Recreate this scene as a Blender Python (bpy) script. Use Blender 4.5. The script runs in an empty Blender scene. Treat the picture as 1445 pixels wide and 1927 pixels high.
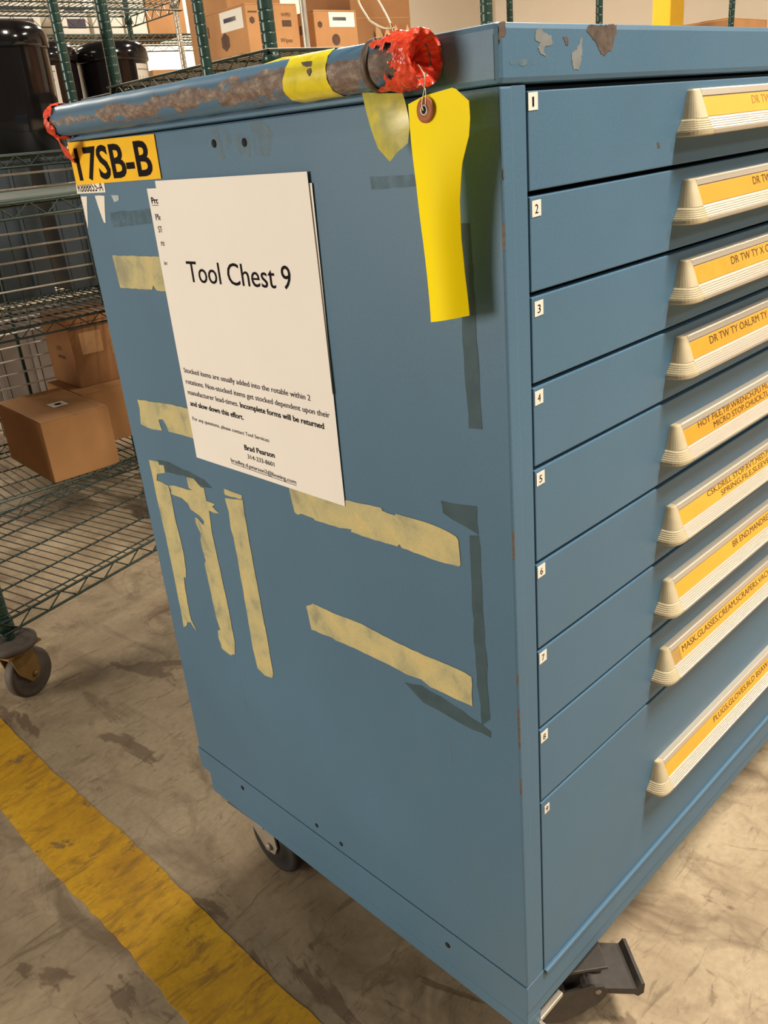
import bpy, bmesh, math, random
from mathutils import Vector, Matrix, noise
random.seed(7)

# ------------------------------------------------------------------ camera, world, lamps, exposure
scene = bpy.context.scene
COL = scene.collection
cam_d = bpy.data.cameras.new('camera'); cam = bpy.data.objects.new('camera', cam_d); COL.objects.link(cam)
cam.location = (-0.56803, -0.44384, 0.95256)
cam.rotation_euler = (math.radians(66.28395), math.radians(5.05634), math.radians(-44.92568))
cam_d.sensor_width = 36; cam_d.sensor_height = 36; cam_d.sensor_fit = 'AUTO'
cam_d.lens = 30.2148; cam_d.clip_start = 0.02; cam_d.clip_end = 100
scene.camera = cam

world = bpy.data.worlds.new('hall_ambient'); scene.world = world; world.use_nodes = True
world.node_tree.nodes['Background'].inputs[0].default_value = (1.0, 0.88, 0.74, 1)
world.node_tree.nodes['Background'].inputs[1].default_value = 0.085

LAMP_WARM = (1.0, 0.90, 0.76)
def hall_lamp(x, y, watts, sx=0.30, sy=1.15, z=3.75, rz=0.0):
    d = bpy.data.lights.new('ceiling_lamp', 'AREA'); d.shape = 'RECTANGLE'; d.size = sx; d.size_y = sy
    d.energy = watts; d.color = LAMP_WARM
    o = bpy.data.objects.new('ceiling_lamp', d); COL.objects.link(o); o.location = (x, y, z); o.rotation_euler = (0, 0, rz)
    return o
hall_lamp(1.05, -1.45, 268)          # lamp over the aisle in front of the drawers
hall_lamp(3.9, -4.7, 260)  # extra lamp added to brighten the front floor and lower drawers
hall_lamp(-3.0, 2.9, 30)             # lamps over the shelving aisles
hall_lamp(3.4, 2.4, 185)
hall_lamp(5.2, -1.35, 150)
hall_lamp(0.9, 6.8, 120)
hall_lamp(5.2, 6.4, 270)
# open dock door far to the left: soft low light along the shelving aisle
dd = bpy.data.lights.new('dock_door_daylight', 'AREA'); dd.shape = 'RECTANGLE'; dd.size = 2.4; dd.size_y = 2.2; dd.energy = 370; dd.color = (1.0, 0.91, 0.78)
do = bpy.data.objects.new('dock_door_daylight', dd); COL.objects.link(do); do.location = (-6.3, 3.6, 1.5)
do.rotation_euler = (Vector((0, .4, .7)) - Vector(do.location)).to_track_quat('-Z', 'Y').to_euler()

vs = scene.view_settings
vs.view_transform = 'Standard'; vs.look = 'None'; vs.gamma = 1.0; vs.use_curve_mapping = False
vs.exposure = 0.0
scene.cycles.max_bounces = 6

# ------------------------------------------------------------------ materials
def s2l(c):
    c = c / 255.0
    return c / 12.92 if c <= 0.04045 else ((c + 0.055) / 1.055) ** 2.4
def rgb(r, g, b): return (s2l(r), s2l(g), s2l(b), 1)

class NT:
    def __init__(self, name):
        self.m = bpy.data.materials.new(name); self.m.use_nodes = True
        self.t = self.m.node_tree; self.b = self.t.nodes['Principled BSDF']
    def n(self, kind, **kw):
        x = self.t.nodes.new(kind)
        for k, v in kw.items():
            if k.startswith('i_'): x.inputs[k[2:].replace('_', ' ')].default_value = v
            else: setattr(x, k, v)
        return x
    def l(self, a, b): self.t.links.new(a, b)
    def coord(self, scale=(1, 1, 1)):
        g = self.n('ShaderNodeNewGeometry'); mp = self.n('ShaderNodeMapping'); mp.inputs['Scale'].default_value = scale
        self.l(g.outputs['Position'], mp.inputs['Vector']); return mp.outputs[0]
    def noise(self, vec, scale, detail=3.0, rough=0.55, dist=0.0):
        x = self.n('ShaderNodeTexNoise'); x.inputs['Scale'].default_value = scale; x.inputs['Detail'].default_value = detail
        x.inputs['Roughness'].default_value = rough; x.inputs['Distortion'].default_value = dist
        self.l(vec, x.inputs['Vector']); return x.outputs['Fac']
    def ramp(self, fac, stops):
        x = self.n('ShaderNodeValToRGB'); cr = x.color_ramp
        while len(cr.elements) < len(stops): cr.elements.new(0.5)
        for e, (p, c) in zip(cr.elements, stops):
            e.position = p; e.color = c if not isinstance(c, (int, float)) else (c, c, c, 1)
        self.l(fac, x.inputs['Fac']); return x.outputs['Color']
    def mix(self, fac, a, b, mode='MIX'):
        x = self.n('ShaderNodeMix', data_type='RGBA', blend_type=mode)
        for s, v in ((x.inputs['Factor'], fac), (x.inputs['A'], a), (x.inputs['B'], b)):
            pass
        ins = [i for i in x.inputs if i.enabled]
        fa, aa, bb = ins[0], ins[1], ins[2]
        for s, v in ((fa, fac), (aa, a), (bb, b)):
            if hasattr(v, 'links'): self.l(v, s)
            else: s.default_value = v
        return [o for o in x.outputs if o.enabled][0]
    def math(self, op, a, b=0.0, clamp=False):
        x = self.n('ShaderNodeMath', operation=op, use_clamp=clamp)
        for s, v in ((x.inputs[0], a), (x.inputs[1], b)):
            if hasattr(v, 'links'): self.l(v, s)
            else: s.default_value = v
        return x.outputs[0]
    def bump(self, h, strength=0.2, dist=0.002):
        x = self.n('ShaderNodeBump'); x.inputs['Strength'].default_value = strength; x.inputs['Distance'].default_value = dist
        self.l(h, x.inputs['Height']); self.l(x.outputs[0], self.b.inputs['Normal'])
    def set(self, color=None, rough=None, metal=None, spec=None):
        for k, v in (('Base Color', color), ('Roughness', rough), ('Metallic', metal), ('Specular IOR Level', spec)):
            if v is None: continue
            if hasattr(v, 'links'): self.l(v, self.b.inputs[k])
            else: self.b.inputs[k].default_value = v
        return self

def scl(c, k): return (c[0] * k, c[1] * k, c[2] * k, 1)

def mat(name, c, rough=0.5, metal=0.0, var=0.12, scale=30, bump=0.0, spec=0.5, stretch=(1, 1, 1)):
    m = NT(name); v = m.coord(stretch); f = m.noise(v, scale, 4)
    col = m.ramp(f, [(0.3, scl(c, 1 - var)), (0.7, scl(c, 1 + var))])
    m.set(col, rough, metal, spec)
    if bump: m.bump(f, bump, 0.001)
    return m.m

M = {}
def paint_blue():
    m = NT('blue_paint'); v = m.coord()
    base = (0.070, 0.156, 0.250, 1)
    big = m.noise(v, 3.2, 3); fine = m.noise(v, 420, 2); sm = m.noise(m.coord((1, 1, .25)), 22, 5, .6)
    c = m.ramp(big, [(0.3, scl(base, .93)), (0.7, scl(base, 1.06))])
    c = m.mix(m.ramp(sm, [(.58, 0.0), (.80, 0.35)]), c, (0.085, 0.16, 0.20, 1))
    c = m.mix(m.ramp(fine, [(.35, 0.0), (.75, 0.10)]), c, (0.20, 0.30, 0.36, 1))
    # light scuffs
    sc = m.noise(m.coord((1, 1, .5)), 60, 6, .7, .4)
    c = m.mix(m.ramp(sc, [(.70, 0.0), (.76, 0.45)]), c, (0.22, 0.32, 0.37, 1))
    m.set(c, m.ramp(big, [(.3, .40), (.7, .50)]), 0, .32); m.bump(fine, .06, .0006)
    return m.m
M['blue'] = paint_blue()

def paint_bar():
    # painted pipe, worn through to bare dull steel along the side that meets other things
    m = NT('worn_blue_pipe'); g = m.n('ShaderNodeNewGeometry'); sp = m.n('ShaderNodeSeparateXYZ'); m.l(g.outputs['Position'], sp.inputs[0])
    v = m.coord((1, .35, 1)); n1 = m.noise(v, 70, 6, .65, .3); n2 = m.noise(m.coord((1, .5, 1)), 160, 5, .7)
    dz = m.math('ABSOLUTE', m.math('SUBTRACT', sp.outputs[2], 1.0005))
    d = m.math('ADD', m.math('MULTIPLY', dz, 42.0), m.math('MULTIPLY', sp.outputs[1], .62))
    d = m.math('ADD', d, m.math('MULTIPLY', m.math('SUBTRACT', n1, .5), 2.2))
    k = m.ramp(d, [(.52, 1.0), (.62, 0.0)])
    worn = m.ramp(n2, [(.3, rgb(82, 64, 58)), (.5, rgb(112, 94, 84)), (.72, rgb(160, 148, 132))])
    c = m.mix(k, (0.070, 0.156, 0.250, 1), worn)
    m.set(c, m.ramp(k, [(0, .38), (1, .62)]), 0, .45); m.bump(n1, .12, .001)
    return m.m
M['bar'] = paint_bar()

def concrete():
    m = NT('worn_concrete'); v = m.coord()
    a = m.noise(v, 2.3, 6, .62, .6); b = m.noise(m.coord((1, .55, 1)), 9, 6, .65, .8); f = m.noise(v, 90, 4, .6)
    c = m.ramp(a, [(.28, rgb(136, 119, 96)), (.5, rgb(172, 153, 125)), (.72, rgb(196, 178, 148))])
    c = m.mix(m.ramp(b, [(.50, 0.0), (.68, .72)]), c, rgb(108, 89, 69))
    c = m.mix(m.ramp(m.noise(m.coord((.35, 1.6, 1)), 26, 6, .7, 1.2), [(.56, 0.0), (.66, .55)]), c, rgb(98, 80, 62))
    c = m.mix(m.ramp(m.noise(m.coord((1.4, .5, 1)), 4.4, 5, .6, 1.5), [(.60, 0.0), (.63, .62)]), c, rgb(92, 70, 54))
    c = m.mix(m.ramp(f, [(.3, .25), (.6, 0.0)]), c, rgb(122, 104, 84))
    vo = m.n('ShaderNodeTexVoronoi', feature='DISTANCE_TO_EDGE'); vo.inputs['Scale'].default_value = 1.7
    dv = m.n('ShaderNodeVectorMath', operation='ADD'); nz = m.n('ShaderNodeTexNoise'); nz.inputs['Scale'].default_value = 5
    m.l(v, nz.inputs['Vector']); m.l(v, dv.inputs[0])
    ms = m.n('ShaderNodeVectorMath', operation='SCALE'); ms.inputs['Scale'].default_value = .35; m.l(nz.outputs['Color'], ms.inputs[0]); m.l(ms.outputs[0], dv.inputs[1])
    m.l(dv.outputs[0], vo.inputs['Vector'])
    c = m.mix(m.ramp(vo.outputs['Distance'], [(0.0, .22), (.006, 0.0)]), c, rgb(92, 74, 58))
    m.set(c, m.ramp(a, [(.3, .55), (.7, .72)]), 0, .35); m.bump(f, .12, .001)
    return m.m
M['concrete'] = concrete()

def stripe():
    m = NT('worn_yellow_floor_paint'); v = m.coord()
    a = m.noise(v, 6, 5, .6, .5); b = m.noise(m.coord((.5, 1.5, 1)), 24, 6, .7, .8); f = m.noise(v, 110, 3)
    c = m.ramp(a, [(.3, rgb(190, 140, 34)), (.55, rgb(220, 168, 38)), (.75, rgb(238, 188, 50))])
    c = m.mix(m.ramp(b, [(.50, 0.0), (.66, .75)]), c, rgb(134, 98, 46))
    c = m.mix(m.ramp(m.noise(v, 13, 6, .7, .4), [(.60, 0.0), (.64, .8)]), c, rgb(120, 98, 72))
    c = m.mix(m.ramp(f, [(.3, .25), (.6, 0.0)]), c, rgb(150, 116, 50))
    m.set(c, .5, 0, .4); m.bump(f, .1, .001)
    return m.m
M['stripe'] = stripe()

def cardboard(name, c, k=.10):
    m = NT(name); v = m.coord()
    f = m.noise(v, 7, 4); g = m.noise(m.coord((1, 1, .12)), 130, 3)
    col = m.ramp(f, [(.3, scl(c, 1 - k)), (.7, scl(c, 1 + k))])
    col = m.mix(m.ramp(g, [(.3, .16), (.6, 0.0)]), col, scl(c, .78))
    m.set(col, .78, 0, .25); m.bump(g, .05, .001)
    return m.m
M['card'] = cardboard('kraft_cardboard', rgb(166, 120, 76))
M['card_dark'] = cardboard('brown_cardboard', rgb(148, 104, 66))
M['card_orange'] = cardboard('orange_kraft_cardboard', rgb(184, 134, 88))
M['card_torn'] = cardboard('torn_cardboard_inside', rgb(198, 158, 112))
M['card_white'] = cardboard('white_cardboard', rgb(226, 218, 204), .03)
M['card_print'] = mat('cardboard_print', rgb(86, 60, 44), .8, var=.2, scale=60)
M['ink'] = mat('black_ink', rgb(26, 22, 26), .8, var=.05, spec=.08)
M['ink_grey'] = mat('grey_ink', rgb(84, 78, 88), .8, var=.1, spec=.1)
M['paper'] = mat('white_paper', rgb(236, 232, 226), .75, var=.015, scale=9, bump=.03)
M['sticker_white'] = mat('white_sticker', rgb(234, 228, 216), .5, var=.02)
M['sign_yellow'] = mat('yellow_sign_vinyl', rgb(244, 190, 6), .45, var=.04, scale=18, spec=.25)
M['tag_yellow'] = mat('yellow_tag_card', rgb(252, 228, 2), .6, var=.02, scale=10, spec=.15)
def clear_yellow_tape():
    m = NT('yellow_plastic_tape'); v = m.coord(); f = m.noise(v, 45, 5, .6, .8)
    m.set(m.ramp(f, [(.3, rgb(196, 184, 28)), (.7, rgb(232, 214, 44))]), .32, 0, .5); m.bump(f, .25, .001)
    return m.m
M['tape_yellow'] = clear_yellow_tape()
def flap_tape():
    m = NT('thin_yellow_tape'); v = m.coord(); f = m.noise(v, 38, 4, .6, .6)
    m.set(m.ramp(f, [(.35, rgb(160, 156, 52)), (.62, rgb(204, 190, 50))]), .3, 0, .5); m.bump(f, .2, .001)
    m.b.inputs['Alpha'].default_value = .90
    return m.m
M['tape_flap'] = flap_tape()
def masking():
    m = NT('aged_masking_tape'); v = m.coord(); a = m.noise(v, 26, 5, .6, .4); f = m.noise(v, 300, 3)
    c = m.ramp(a, [(.30, rgb(150, 148, 118)), (.45, rgb(184, 176, 132)), (.62, rgb(200, 186, 132)), (.8, rgb(212, 186, 118))])
    c = m.mix(m.ramp(m.noise(v, 75, 6, .7), [(.62, 0.0), (.72, .4)]), c, rgb(132, 122, 84))
    c = m.mix(m.ramp(f, [(.3, .18), (.6, 0.0)]), c, rgb(150, 136, 92))
    m.set(c, .7, 0, .3); m.bump(f, .15, .0005)
    return m.m
M['masking'] = masking()
def residue():
    m = NT('dirty_glue_residue'); v = m.coord(); a = m.noise(v, 55, 5, .6, .4)
    m.set(m.ramp(a, [(.3, (0.052, .095, .115, 1)), (.7, (0.075, .135, .165, 1))]), .55, 0, .3)
    m.b.inputs['Alpha'].default_value = .68
    return m.m
M['residue'] = residue()
def faint():
    m = NT('faint_residue'); v = m.coord(); a = m.noise(v, 70, 4)
    m.set((0.085, .155, .19, 1), .5, 0, .35); m.l(m.ramp(a, [(.35, .05), (.65, .32)]), m.b.inputs['Alpha'])
    return m.m
M['faint'] = faint()
def pale():
    m = NT('pale_rubbed_paint'); v = m.coord((1, 1, .4)); a = m.noise(v, 60, 5, .65)
    m.set((0.19, .28, .33, 1), .5, 0, .35); m.l(m.ramp(a, [(.42, 0.0), (.66, .55)]), m.b.inputs['Alpha'])
    return m.m
M['pale'] = pale()
M['rust'] = mat('bare_rusty_steel', rgb(92, 79, 70), .6, .2, var=.35, scale=160, bump=.2)
M['chip_grey'] = mat('chipped_grey_primer', rgb(124, 128, 128), .6, var=.18, scale=90)
M['chip_light'] = mat('light_paint_scrape', rgb(160, 176, 178), .6, var=.15, scale=120)
M['black_gap'] = mat('dark_interior', rgb(14, 16, 18), .8, var=.05)
M['hole'] = mat('hole_black', rgb(18, 20, 24), .9, var=.05)
M['alu'] = mat('dull_aluminium', rgb(200, 190, 174), .42, .55, var=.05, scale=40, stretch=(.08, 1, 1))
M['cap'] = mat('beige_plastic', rgb(192, 178, 146), .48, var=.06, scale=60)
M['label'] = mat('amber_label_card', rgb(226, 166, 54), .55, var=.05, scale=26)
M['label_slot'] = mat('empty_label_slot', rgb(176, 140, 78), .6, var=.15, scale=80)
M['label_ink'] = mat('label_ink', rgb(74, 54, 28), .6, var=.1)
M['label_ink_faded'] = mat('faded_label_ink', rgb(170, 122, 44), .6, var=.1)
def clear_cover(name, wav):
    m = NT(name); t = m.t
    tr = m.n('ShaderNodeBsdfTransparent'); gl = m.n('ShaderNodeBsdfGlossy'); gl.inputs['Roughness'].default_value = .12
    tr.inputs['Color'].default_value = (.97, .95, .88, 1)
    f = m.noise(m.coord((.6, 1, 1)), 42, 2, .5, .6); bp = m.n('ShaderNodeBump'); bp.inputs['Strength'].default_value = wav; bp.inputs['Distance'].default_value = .004
    m.l(f, bp.inputs['Height']); m.l(bp.outputs[0], gl.inputs['Normal'])
    mx = m.n('ShaderNodeMixShader'); mx.inputs[0].default_value = .07; m.l(tr.outputs[0], mx.inputs[1]); m.l(gl.outputs[0], mx.inputs[2])
    m.l(mx.outputs[0], t.nodes['Material Output'].inputs['Surface'])
    t.nodes.remove(m.b)
    return m.m
M['cover'] = clear_cover('clear_label_cover', .15); M['cover_wavy'] = clear_cover('buckled_clear_cover', .9)
def red_tape():
    m = NT('red_orange_tape'); v = m.coord(); f = m.noise(v, 150, 4, .6, .5)
    m.set(m.ramp(f, [(.3, rgb(196, 50, 28)), (.7, rgb(232, 82, 50))]), .3, 0, .5); m.bump(f, .3, .002)
    return m.m
M['red'] = red_tape()
M['steel'] = mat('galvanised_steel', rgb(150, 142, 130), .35, .8, var=.15, scale=40)
M['steel_pale'] = mat('pale_steel', rgb(198, 188, 172), .35, .6, var=.10, scale=30)
M['wire_pale'] = mat('thin_pale_wire', rgb(206, 190, 160), .35, .6, var=.05)
M['kraft_ring'] = mat('brown_tag_ring', rgb(164, 96, 60), .7, var=.08)
M['black_rubber'] = mat('black_rubber', rgb(30, 29, 29), .55, var=.15, scale=50)
M['black_plastic'] = mat('dusty_black_plastic', rgb(62, 56, 52), .55, var=.22, scale=70, bump=.1)
M['caster_grey'] = mat('caster_grey_metal', rgb(150, 140, 126), .5, .3, var=.1)
M['green_epoxy'] = mat('green_epoxy_steel', rgb(42, 66, 58), .30, .25, var=.18, scale=30, spec=.6)
M['green_wire'] = mat('green_epoxy_wire', rgb(46, 62, 55), .3, .35, var=.15, scale=25, spec=.6)
M['dark_wire'] = mat('dark_green_wire', rgb(34, 42, 36), .4, .2, var=.15, scale=25)
M['mesh_wire'] = mat('glint_white_mesh_wire', rgb(242, 236, 224), .3, .1, var=.1, scale=25)  # near-white base colour stands in for lamp glints on the wires
M['drum'] = mat('glossy_black_plastic', rgb(24, 20, 21), .12, var=.12, scale=12, spec=.6)
M['drum_label'] = mat('drum_label_paper', rgb(214, 206, 194), .6, var=.03)
M['tote'] = mat('slate_blue_plastic', rgb(62, 74, 84), .45, var=.12, scale=8)
M['rubber_brown'] = mat('worn_brown_rubber', rgb(82, 72, 64), .65, var=.15, scale=40)
M['fork_ochre'] = mat('ochre_caster_fork', rgb(128, 98, 52), .5, .2, var=.15)
M['tote_grey'] = mat('light_grey_plastic', rgb(142, 132, 126), .5, var=.10, scale=5)
M['liner'] = mat('grey_shelf_liner', rgb(82, 90, 82), .5, var=.08, scale=12)
M['wall'] = mat('cream_wall_paint', rgb(226, 214, 196), .8, var=.02, scale=2)
M['column'] = mat('yellow_column_paint', rgb(232, 178, 24), .45, var=.04)
M['clear_tape'] = mat('shiny_packing_tape', rgb(176, 126, 76), .15, var=.08, scale=40, spec=.7)

# ------------------------------------------------------------------ mesh helpers
ORG = {}
class MB:
    def __init__(self): self.v = []; self.f = []; self.mi = []; self.sm = []
    def add(self, vs, fs, mi=0, smooth=False):
        o = len(self.v); self.v += [tuple(p) for p in vs]
        for f in fs: self.f.append(tuple(i + o for i in f)); self.mi.append(mi); self.sm.append(smooth)
        return self
    def hexa(self, p, mi=0):   # 8 corners: 4 bottom ccw, 4 top ccw
        return self.add(p, [(3, 2, 1, 0), (4, 5, 6, 7), (0, 1, 5, 4), (1, 2, 6, 5), (2, 3, 7, 6), (3, 0, 4, 7)], mi)
    def box(self, x0, x1, y0, y1, z0, z1, mi=0, fr=None, bevel=0.0):
        P = fr or (lambda a, b, c: (a, b, c))
        if bevel <= 0:
            return self.hexa([P(x0, y0, z0), P(x1, y0, z0), P(x1, y1, z0), P(x0, y1, z0), P(x0, y0, z1), P(x1, y0, z1), P(x1, y1, z1), P(x0, y1, z1)], mi)
        bm = bmesh.new(); bmesh.ops.create_cube(bm, size=1)
        for q in bm.verts:
            q.co = Vector((x0 + (q.co.x + .5) * (x1 - x0), y0 + (q.co.y + .5) * (y1 - y0), z0 + (q.co.z + .5) * (z1 - z0)))
        bmesh.ops.bevel(bm, geom=list(bm.edges), offset=bevel, segments=2, affect='EDGES', profile=.6)
        bm.verts.ensure_lookup_table()
        self.add([P(*q.co) for q in bm.verts], [tuple(w.index for w in f.verts) for f in bm.faces], mi); bm.free(); return self
    def tube(self, pts, r, n=6, mi=0, caps=True, smooth=True, rs=None):
        pts = [Vector(p) for p in pts]; rings = []; prev = None
        for i, p in enumerate(pts):
            d = (pts[min(i + 1, len(pts) - 1)] - pts[max(i - 1, 0)]).normalized()
            a = prev if prev is not None else (Vector((0, 0, 1)) if abs(d.z) < .9 else Vector((1, 0, 0)))
            e1 = (a - d * a.dot(d)).normalized(); e2 = d.cross(e1); prev = e1
            rr = rs[i] if rs else r
            rings.append([p + (e1 * math.cos(t) + e2 * math.sin(t)) * rr for t in (2 * math.pi * k / n for k in range(n))])
        vs = [q for ring in rings for q in ring]; fs = []
        for i in range(len(rings) - 1):
            for k in range(n):
                a, b = i * n + k, i * n + (k + 1) % n; fs.append((a, b, b + n, a + n))
        self.add(vs, fs, mi, smooth)
        if caps: self.add(rings[0], [tuple(range(n))[::-1]], mi); self.add(rings[-1], [tuple(range(n))], mi)
        return self
    def lathe(self, c, axis, prof, n=24, mi=0, smooth=True, ref=None):   # prof: (along axis, radius)
        c = Vector(c); d = Vector(axis).normalized(); a = Vector(ref) if ref else (Vector((0, 0, 1)) if abs(d.z) < .9 else Vector((1, 0, 0)))
        e1 = (a - d * a.dot(d)).normalized(); e2 = d.cross(e1); vs = []; fs = []
        for (h, r) in prof:
            vs += [c + d * h + (e1 * math.cos(t) + e2 * math.sin(t)) * max(r, 1e-5) for t in (2 * math.pi * k / n for k in range(n))]
        for i in range(len(prof) - 1):
            for k in range(n):
                p, q = i * n + k, i * n + (k + 1) % n; fs.append((p, q, q + n, p + n))
        return self.add(vs, fs, mi, smooth)
    def prism(self, poly, fr, h0, h1, mi=0):   # poly of (a,b); fr(a,b,h) -> world
        n = len(poly); vs = [fr(a, b, h0) for a, b in poly] + [fr(a, b, h1) for a, b in poly]
        fs = [tuple(range(n))[::-1], tuple(range(n, 2 * n))] + [(i, (i + 1) % n, (i + 1) % n + n, i + n) for i in range(n)]
        return self.add(vs, fs, mi)
    def build(self, name, mats, parent=None, label=None, loc=None, fix=True, kind=None):
        me = bpy.data.meshes.new(name)
        org = Vector(loc) if loc is not None else (ORG[parent.name] if parent is not None else Vector((0, 0, 0)))
        me.from_pydata([Vector(p) - org for p in self.v], [], self.f)
        for m_ in (mats if isinstance(mats, (list, tuple)) else [mats]): me.materials.append(M[m_])
        for p, i, s in zip(me.polygons, self.mi, self.sm): p.material_index = i; p.use_smooth = s
        if fix:
            bm = bmesh.new(); bm.from_mesh(me); bmesh.ops.recalc_face_normals(bm, faces=bm.faces); bm.to_mesh(me); bm.free()
        me.update()
        o = bpy.data.objects.new(name, me); COL.objects.link(o)
        if parent is not None: o.parent = parent
        else: o.location = org
        ORG[o.name] = org
        if label: o['label'] = label
        if kind: o['kind'] = kind
        return o

def thing(name, label, cat, loc, group=None):
    o = bpy.data.objects.new(name, None); COL.objects.link(o); o.location = loc; o.empty_display_size = .1
    o['label'] = label; o['category'] = cat
    if group: o['group'] = group
    ORG[o.name] = Vector(loc); return o
def tag(o, label, cat, group=None):
    o['label'] = label; o['category'] = cat
    if group: o['group'] = group
    return o

_tc = {}
def text_geo(s, bold=0.0):
    key = (s, bold)
    if key in _tc: return _tc[key]
    cu = bpy.data.curves.new('t', 'FONT'); cu.body = s; cu.size = 1; cu.resolution_u = 3; cu.offset = bold
    o = bpy.data.objects.new('t', cu); COL.objects.link(o); bpy.context.view_layer.update()
    me = bpy.data.meshes.new_from_object(o.evaluated_get(bpy.context.evaluated_depsgraph_get()))
    vs = [(q.co.x, q.co.y) for q in me.vertices]; fs = [tuple(p.vertices) for p in me.polygons]
    bpy.data.objects.remove(o); bpy.data.curves.remove(cu); bpy.data.meshes.remove(me)
    x0 = min(a for a, _ in vs); x1 = max(a for a, _ in vs); y0 = min(b for _, b in vs); y1 = max(b for _, b in vs)
    _tc[key] = (vs, fs, x0, x1, y0, y1); return _tc[key]
def text(mb, s, fr, a0, b0, width=None, cap=None, mi=1, h=.0002, bold=0.0, fit_h=None):
    """baseline start (a0,b0); width in metres; cap = capital height; fr(a,b,h) -> world"""
    vs, fs, x0, x1, y0, y1 = text_geo(s, bold)
    sy = (cap / 0.70) if cap else fit_h / (y1 - y0)
    sx = (width / (x1 - x0)) if width else sy
    mb.add([fr(a0 + (x - x0) * sx, b0 + (y - (y0 if fit_h else 0)) * sy, h) for x, y in vs], fs, mi)

def jitter_poly(poly, step=.012, amp=.0006, seed=0):
    rnd = random.Random(seed); out = []
    n = len(poly)
    for i in range(n):
        a = Vector(poly[i]); b = Vector(poly[(i + 1) % n]); k = max(1, int((b - a).length / step))
        for j in range(k):
            p = a + (b - a) * (j / k)
            if j: p = p + Vector((rnd.uniform(-amp, amp), rnd.uniform(-amp, amp)))
            out.append((p.x, p.y))
    return out

# ------------------------------------------------------------------ the setting
FZ = -0.225
floor = MB().box(-8, 11, -7, 9.5, FZ - .06, FZ).build('floor', 'concrete'); floor['kind'] = 'structure'
floor['label'] = 'worn stained concrete warehouse floor'
st = []
for i in range(321):
    y = -2.0 + i * .025; wob = .003 * math.sin(i * .31); cx = -.1745 + .012 * (y - .8) * -.6
    st.append((cx - .0655 + wob + random.uniform(-.002, .002), cx + .0655 - .003 * math.sin(i * .21) + random.uniform(-.002, .002), y))
mb = MB()
for a, b in zip(st[:-1], st[1:]):
    mb.hexa([(a[0], a[2], FZ), (a[1], a[2], FZ), (b[1], b[2], FZ), (b[0], b[2], FZ), (a[0], a[2], FZ + .0008), (a[1], a[2], FZ + .0008), (b[1], b[2], FZ + .0008), (b[0], b[2], FZ + .0008)])
o = mb.build('floor_stripe', 'stripe', floor, label='worn yellow painted aisle line')
wall = MB().box(-8, 11, 8.0, 8.2, FZ, 5.2).build('wall_back', 'wall'); wall['kind'] = 'structure'; wall['label'] = 'cream painted warehouse back wall'
wall = MB().box(10.2, 10.4, -5, 8.0, FZ, 5.2).build('wall_right', 'wall'); wall['kind'] = 'structure'; wall['label'] = 'cream painted warehouse side wall'

# ------------------------------------------------------------------ tool chest
CW, CD, CH, LT = 1.143, .705, .978, 1.0204
chest = thing('tool_chest', 'blue steel nine-drawer tool chest on casters, covered in tape remnants', 'tool chest', (CW / 2, CD / 2, FZ))
SF = lambda a, b, h: (-h, a, b)          # side face: a = y, b = z
ST = lambda a, b, h: (-h, -a, b)         # side face for lettering: a runs to the right
FT = lambda a, b, h: (a, -h, b)          # drawer face

mb = MB()
mb.box(0, .016, .0, CD, 0.0006, CH, bevel=.002); mb.box(CW - .016, CW, 0, CD, 0.0006, CH, bevel=.002)
mb.box(.016, CW - .016, CD - .01, CD, 0.0006, CH)
mb.box(.014, .0325, .0002, .03, .0006, CH, bevel=.0008); mb.box(CW - .0325, CW - .014, .0002, .03, .0006, CH, bevel=.0008)
mb.box(.016, CW - .016, .02, CD - .01, CH - .012, CH - .001)
body = mb.build('housing', 'blue', chest, label='blue painted sheet steel housing')
MB().box(.0165, CW - .0165, .0185, CD - .011, .004, CH - .0125).build('interior', 'black_gap', chest)
mb = MB(); mb.box(-.0018, CW + .0018, -.0018, CD + .002, CH + .0008, LT, bevel=.0045)
lid = mb.build('lid', 'blue', chest)
# lid seams and folded corner
MB().box(-.0020, -.0016, .0026, .0032, CH + .004, LT - .008).build('lid_seam', 'residue', lid)

mb = MB()
mb.box(-.0005, CW + .0005, 0.0, CD + .006, -.044, -.0006, bevel=.0012)
mb.box(.002, CW - .002, .003, CD - .014, -.068, -.044, bevel=.0012)
mb.box(.002, .03, .003, CD - .014, -.089, -.068, bevel=.0012); mb.box(CW - .03, CW - .002, .003, CD - .014, -.089, -.068, bevel=.0012)
base = mb.build('plinth', 'blue', chest)
mb = MB(); mb.box(.034, CW - .034, -.0045, .004, -.0055, .0012, bevel=.002)
mb.build('sill_lip', 'blue', base)
for (y, z, rr, x) in ((.582, -.02, .0042, -.0006), (.1287, -.0275, .0042, -.0006), (.3855, .0192, .0036, .0), (.3312, .0175, .0036, .0), (.3786, .9596, .0042, .0), (.3255, .9576, .0042, .0)):
    MB().lathe((x, y, z), (-1, 0, 0), [(.0006, 0), (.0006, rr), (-.001, rr)], 12).build('bolt_hole', 'hole', chest)

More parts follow.
